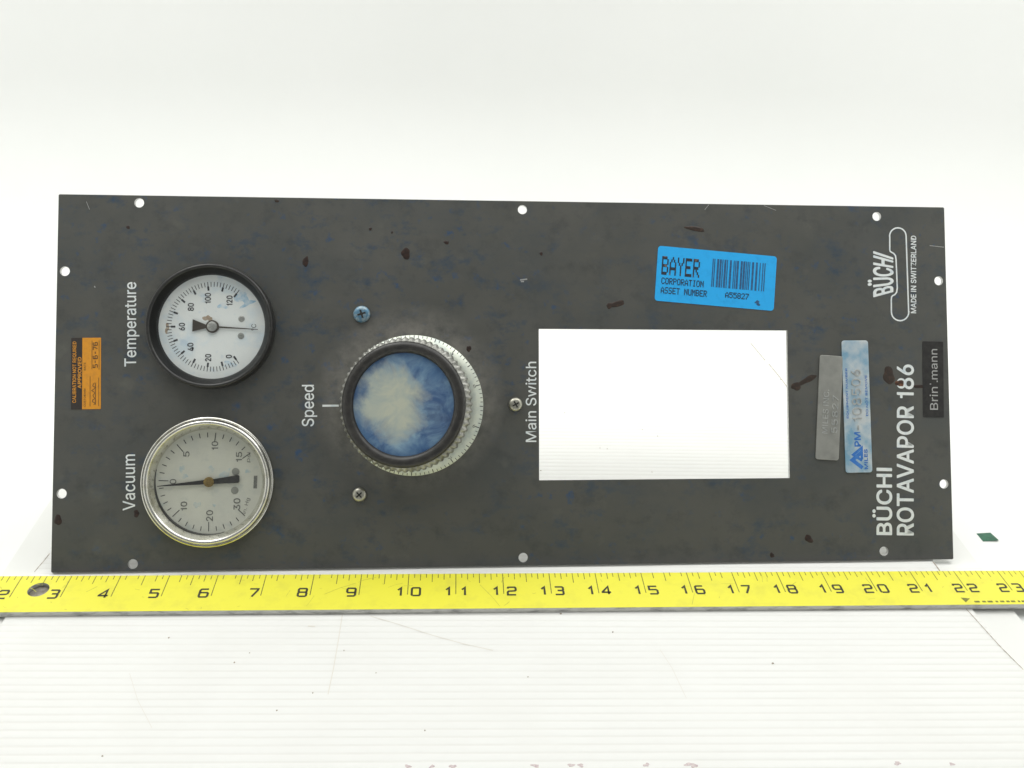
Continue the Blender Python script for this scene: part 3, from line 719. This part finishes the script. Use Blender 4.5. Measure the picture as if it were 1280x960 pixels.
mb = MB(); x, y = S(.040, .455 + .06); add_dots(mb, 'BAYER', x, y, w * .0655, h * .33, .009, 1.0)
part('print', mb, M['worn_ink'], st, smooth='flatprint', label='worn tall dot-matrix letters')
mb = MB(); x, y = S(.046, .685); add_dots(mb, 'CORPORATION', x, y, w * .0325, h * .115, .009)
x, y = S(.046, .855); add_dots(mb, 'ASSET NUMBER', x, y, w * .0325, h * .115, .009)
x, y = S(.585, .835); add_dots(mb, 'A55827', x, y, w * .034, h * .105, .009)
part('print', mb, M['sticker_ink'], st, smooth='flatprint')
mb = MB(); rn = random.Random(3); xx = .462
while xx < .905:
    bw = rn.choice([.008, .008, .016]); 
    x, y = S(xx, .66); x2, y2 = S(xx + bw, .145 + .0 * xx); mb.quad((x, y, .009), (x2, y, .009), (x2, y2, .009), (x, y2, .009)); xx += bw + rn.choice([.006, .006, .009, .016])
part('bar_code', mb, M['sticker_ink_thin'], st, smooth='flatprint')
mb = MB(); x, y = S(.86, .88); blob(mb, x, y, .06, .05, 0, .006, .0085, 5, .6); part('smudge', mb, M['sticker_ink_thin'], st)

st, w, h = sticker('calibration_sticker', [(90.2, 422.5), (127.5, 422.0), (125.0, 511.3), (88.0, 511.8)], M['orange'], .015, .005, 'small orange and black calibration sticker')
# reads upward: local +y is along the words
mb = MB(); f_ = .37; mb.quad((-w / 2, -h / 2, .007), (-w / 2 + f_ * w, -h / 2, .007), (-w / 2 + f_ * w, h / 2, .007), (-w / 2, h / 2, .007)); part('dark_strip', mb, M['orange_dark'], st, smooth='flatprint')
mb = MB(); add_text(mb, 'CALIBRATION NOT REQUIRED', (-.5 + .115) * w, .02 * h, h * .86, w * .135, R90, .009, .03); add_text(mb, 'APPROVED', (-.5 + .285) * w, .01 * h, h * .44, w * .13, R90, .009, .05)
part('print', mb, M['orange_print'], st, smooth='flatprint')
mb = MB(); add_text(mb, 'CUSTODIAN', (-.5 + .46) * w, -.34 * h, h * .25, w * .07, R90, .008); add_text(mb, 'DATE', (-.5 + .46) * w, .1 * h, h * .11, w * .07, R90, .008)
for x, y0, y1 in ((.64, -.46, -.04), (.93, -.46, -.06), (.70, .06, .46), (.94, .05, .46)): mb.ribbon([((x - .5) * w, y0 * h), ((x - .5) * w, y1 * h)], .008, .0085)
add_digits(mb, '5-6-76', 0, 0, .065, .085, .03, .014, .009, R90, (-.5 + .88) * w, .08 * h)
for k in range(2): mb.ribbon([((-.5 + .76 + .06 * k + (.05 - .05 * k) * math.sin(i * 1.9 + k) * (1 + .5 * math.sin(i * .8))) * w, (-.44 + .022 * i) * h) for i in range(15)], .010, .0095 + .0005 * k)
part('handwriting', mb, M['orange_dark'], st, smooth='flatprint')

def P5(x, y): return (1000 + x * .3125, 400 + y * .3125)
st, w, h = sticker('metal_tag', [P5(75, 139), P5(166, 146), P5(157, 562), P5(62, 557)], M['tag'], .06, .03, 'dull grey stamped metal tag beside the cut-out', .008)
mb = MB(); add_text(mb, 'MILES INC.', -.16 * w, -.04 * h, h * .42, w * .24, R90, .029, 0, .016); add_text(mb, '55827', .24 * w, -.06 * h, h * .36, w * .26, R90, .029, 0, .016)
part('embossed_letters', mb, M['tag_raised'], st)
st, w, h = sticker('equipment_tag', [P5(164, 82), P5(270, 83), P5(287, 608), P5(181, 612)], M['tag_blue'], .06, .03, 'pale blue metal equipment tag with blue print', .008)
mb = MB(); add_text(mb, '-108506', -.01 * w, .05 * h, h * .46, w * .36, R90, .029, .012, .02); part('embossed_letters', mb, M['tag_raised'], st)
mb = MB()
add_text(mb, 'PM', -.02 * w, -.25 * h, h * .11, w * .25, R90, .0315, .05); add_text(mb, 'MILES', .27 * w, -.40 * h, h * .15, w * .14, R90, .0315, .05)
add_text(mb, 'EQUIPMENT NUMBER', -.36 * w, .10 * h, h * .38, w * .085, R90, .0315, .02); add_text(mb, 'DO NOT REMOVE', .37 * w, .08 * h, h * .31, w * .085, R90, .0315, .02)
def tri(dy, s): return [(.16 * w, -.48 * h + dy), (-.27 * w, -.40 * h + dy + s * .02), (.16 * w, -.33 * h + dy)]
mb.ribbon([(.13 * w, -.465 * h), (-.24 * w, -.405 * h), (.13 * w, -.345 * h)], .085, .0315); mb.ribbon([(.12 * w, -.41 * h), (-.20 * w, -.365 * h), (.12 * w, -.315 * h), (.12 * w, -.40 * h)], .06, .0322)
part('print', mb, M['tag_print'], st, smooth='flatprint')
st, w, h = sticker('name_sticker', [P5(487, 86), P5(569, 86), P5(578, 391), P5(494, 388)], M['nameplate'], .015, .006, 'black name sticker at the plate edge')
mb = MB(); add_text(mb, 'Brin', .02 * w, -.25 * h, h * .30, w * .39, R90, .008); add_text(mb, 'mann', .075 * w, .20 * h, h * .40, w * .28, R90, .008)
mb.ribbon([(.19 * w, -.035 * h), (.19 * w, -.015 * h)], .025, .008); mb.ribbon([(-.17 * w, -.062 * h), (-.10 * w, -.062 * h)], .02, .008)
part('print', mb, M['nameprint'], st, smooth='flatprint')

# ---- dried drips
def drip(px, rx, ry, rot, m, seed, wob=.25, z=.006):
    p = pp(*px); s = 1 / 57.5; mb = MB(); blob(mb, 0, 0, rx * s, ry * s, rot, .001, z, seed, wob)
    part('dried_drip', mb, m, root, (p.x, p.y, 0), True)
for i, a in enumerate([((382, 327), 3.6, 6.6, -.35, 'drip'), ((507.3, 317), 5.4, 7.4, -.25, 'drip'), ((869, 286), 12, 3.4, -.15, 'drip_rust'), ((771, 380), 10, 4, .2, 'drip_rust'), ((762, 382), 4, 4, 0, 'drip_rust'),
    ((72.5, 650), 4.0, 7.0, -.1, 'drip'), ((1011, 673.5), 4.4, 6, .5, 'drip'), ((1009, 475), 13, 4.0, .45, 'drip_rust'), ((995, 483), 7, 4.8, .2, 'drip_rust'), ((1111, 469.5), 8, 11, .3, 'drip_rust'), ((1125, 479), 5.5, 6, -.2, 'drip_red'), ((1150, 483), 10, 2.2, -.05, 'drip'), 
    ((463, 286), 2.0, 2.0, 0, 'drip'), ((676.5, 317), 2.2, 2.2, 0, 'drip'), ((558, 303), 3, 2.6, 0, 'drip'), ((170.5, 642), 3.6, 4.2, 0, 'drip'), ((160, 284), 2.5, 2, 0, 'drip'), ((586, 436), 3, 4, .2, 'drip'), ((965, 694), 3, 3, 0, 'drip'), ((346, 251), 3.0, 2.0, 0, 'drip_rust'), ((490, 290.5), 1.5, 1.5, 0, 'drip')]):
    drip(a[0], a[1], a[2], a[3], M[a[4]], i + 11)
for pts, w_ in [([(650, 350), (659, 349)], .03), ([(651, 352), (655, 351.8)], .03), ([(118, 357.5), (119, 359.5)], .02), ([(881, 262), (886, 256)], .012), ([(955, 257), (970, 263)], .010), ([(1162, 307), (1180, 309)], .014), ([(108, 252), (112, 262)], .008)]:
    mb = MB(); mb.ribbon([tuple(pp(*p)) for p in pts], w_, .003); part('nick', mb, M['edge'], root, smooth='flatprint')

# ================================================================== RULER
RB, RTK = 1.08507, 0.44312                          # back edge and the foot of the inch marks
rl = bpy.data.objects.new('ruler', None); col.objects.link(rl); rl.location = (12 * IN, 0, 0)
rl['label'] = 'long yellow steel ruler with black inch marks lying on the white ribbed sheet'; rl['category'] = 'ruler'
def rx(x): return x - 12
h0 = fl(48, 737, T)
me = curve_mesh('blade', [rrect(rx(0), rx(24), 0.0, RB, .03, 3), circ(rx(h0[0]), h0[1], .205, 36, .205)], M['ruler_edge'], 0.0, T, 0.006)
me.materials.append(M['yellow'])
for p in me.polygons:
    if p.normal.z > .9: p.material_index = 1
link('blade', me, rl)
hole_disc = MB(); hole_disc.lathe([(.2, .002), (.2, .03), (.12, .04), (.001, .042)], 36); part('rivet', hole_disc, M['hole'], rl, (rx(h0[0]), h0[1], 0), True)  # added disc, its dull colour stands for the shade inside the hole
tk = MB(); tt = MB(); rn = random.Random(5)
for i in range(1, 24 * 8):
    x = i / 8; L = {0: RB - RTK, 4: .30, 2: .20, 6: .20}.get(i % 8, .13)
    if i % 8 and rn.random() < .06: continue
    L *= 1 if i % 8 == 0 else rn.uniform(.85, 1.05)
    tt.ribbon([(rx(x), RB - .008), (rx(x), RB - .008 - L)], .016 if i % 8 else .018, T + .002)
part('inch_marks', tt, M['ruler_tick'], rl, smooth='flatprint')
for n in range(1, 24):
    mb = MB(); y0 = RTK - .04; hh = .235; dw = .17
    s = str(n)
    if n < 10: add_digits(mb, s, rx(n) - .08 - dw, y0, dw, hh, 0, .046, T + .003)
    else:
        add_digits(mb, s[0], rx(n) - .075 - dw, y0, dw, hh, 0, .046, T + .003); add_digits(mb, s[1], rx(n) + .085, y0, dw, hh, 0, .046, T + .003)
    part('numeral', mb, M['ruler_ink'], rl, smooth='flatprint')
mb = MB(); y0 = .11
mb.add([(rx(21.78), .07, T + .003), (rx(21.93), .19, T + .003), (rx(21.74), .22, T + .003)], [(0, 1, 2)])
x = 21.98
while x < 23.9:
    L = rn.uniform(.04, .13); mb.ribbon([(rx(x), y0 - .02), (rx(min(x + L, 23.95)), y0 - .02)], .05, T + .003); x += L + rn.uniform(.025, .07)
part('fine_print', mb, M['ruler_tick'], rl, smooth='flatprint')
for i in range(46):
    x, y = rn.uniform(1, 23.8), rn.uniform(.05, RB - .05); a = rn.uniform(-.9, .9) if i % 3 else rn.uniform(1.2, 1.9); L = rn.uniform(.05, .35) if i % 4 else rn.uniform(.02, .05)
    q = [(rx(x + math.cos(a) * L * k), y + math.sin(a) * L * k + .01 * math.sin(k * 5 + i)) for k in (0, .5, 1)]
    if max(p[1] for p in q) > RB - .02 or min(p[1] for p in q) < .02: continue
    mb = MB(); mb.ribbon(q, rn.uniform(.006, .013), T + .0012 + i * .00001); part('scuff', mb, M['ruler_scuff'], rl, smooth='flatprint')
def pxr(x, y): p = fl(x, y, T); return (rx(p[0]), p[1])
for pts in ([(405, 743), (425, 735), (445, 729)], [(448, 728), (455, 725), (470, 722)], [(600, 731), (615, 746), (625, 758)], [(865, 756), (868, 742)], [(505, 732.5), (516, 732)]):
    mb = MB(); mb.ribbon([pxr(*p) for p in pts], .011, T + .0025); part('scuff', mb, M['ruler_scuff'], rl, smooth='flatprint')

# ================================================================== SCRAP
zb = -0.05
q = [fl(x, y, zb) for x, y in ((1223, 661), (1240, 660), (1250, 670.5), (1231, 670.5))]
mb = MB(); q3 = [(*q[0], .0), (*q[1], .0), (*q[2], .03), (*q[3], .0)]
c = (sum(p[0] for p in q) / 4, sum(p[1] for p in q) / 4)
lo = [(p[0] - c[0], p[1] - c[1], p[2]) for p in q3]; n = 4
mb.add(lo + [(x, y, z + .012) for x, y, z in lo], [(3, 2, 1, 0), (4, 5, 6, 7)] + [(i, (i + 1) % n, (i + 1) % n + n, i + n) for i in range(n)])
part('tape_scrap', mb, M['green'], None, (c[0], c[1], -0.2), label='small scrap of dark green tape lying on the white backdrop', category='scrap')
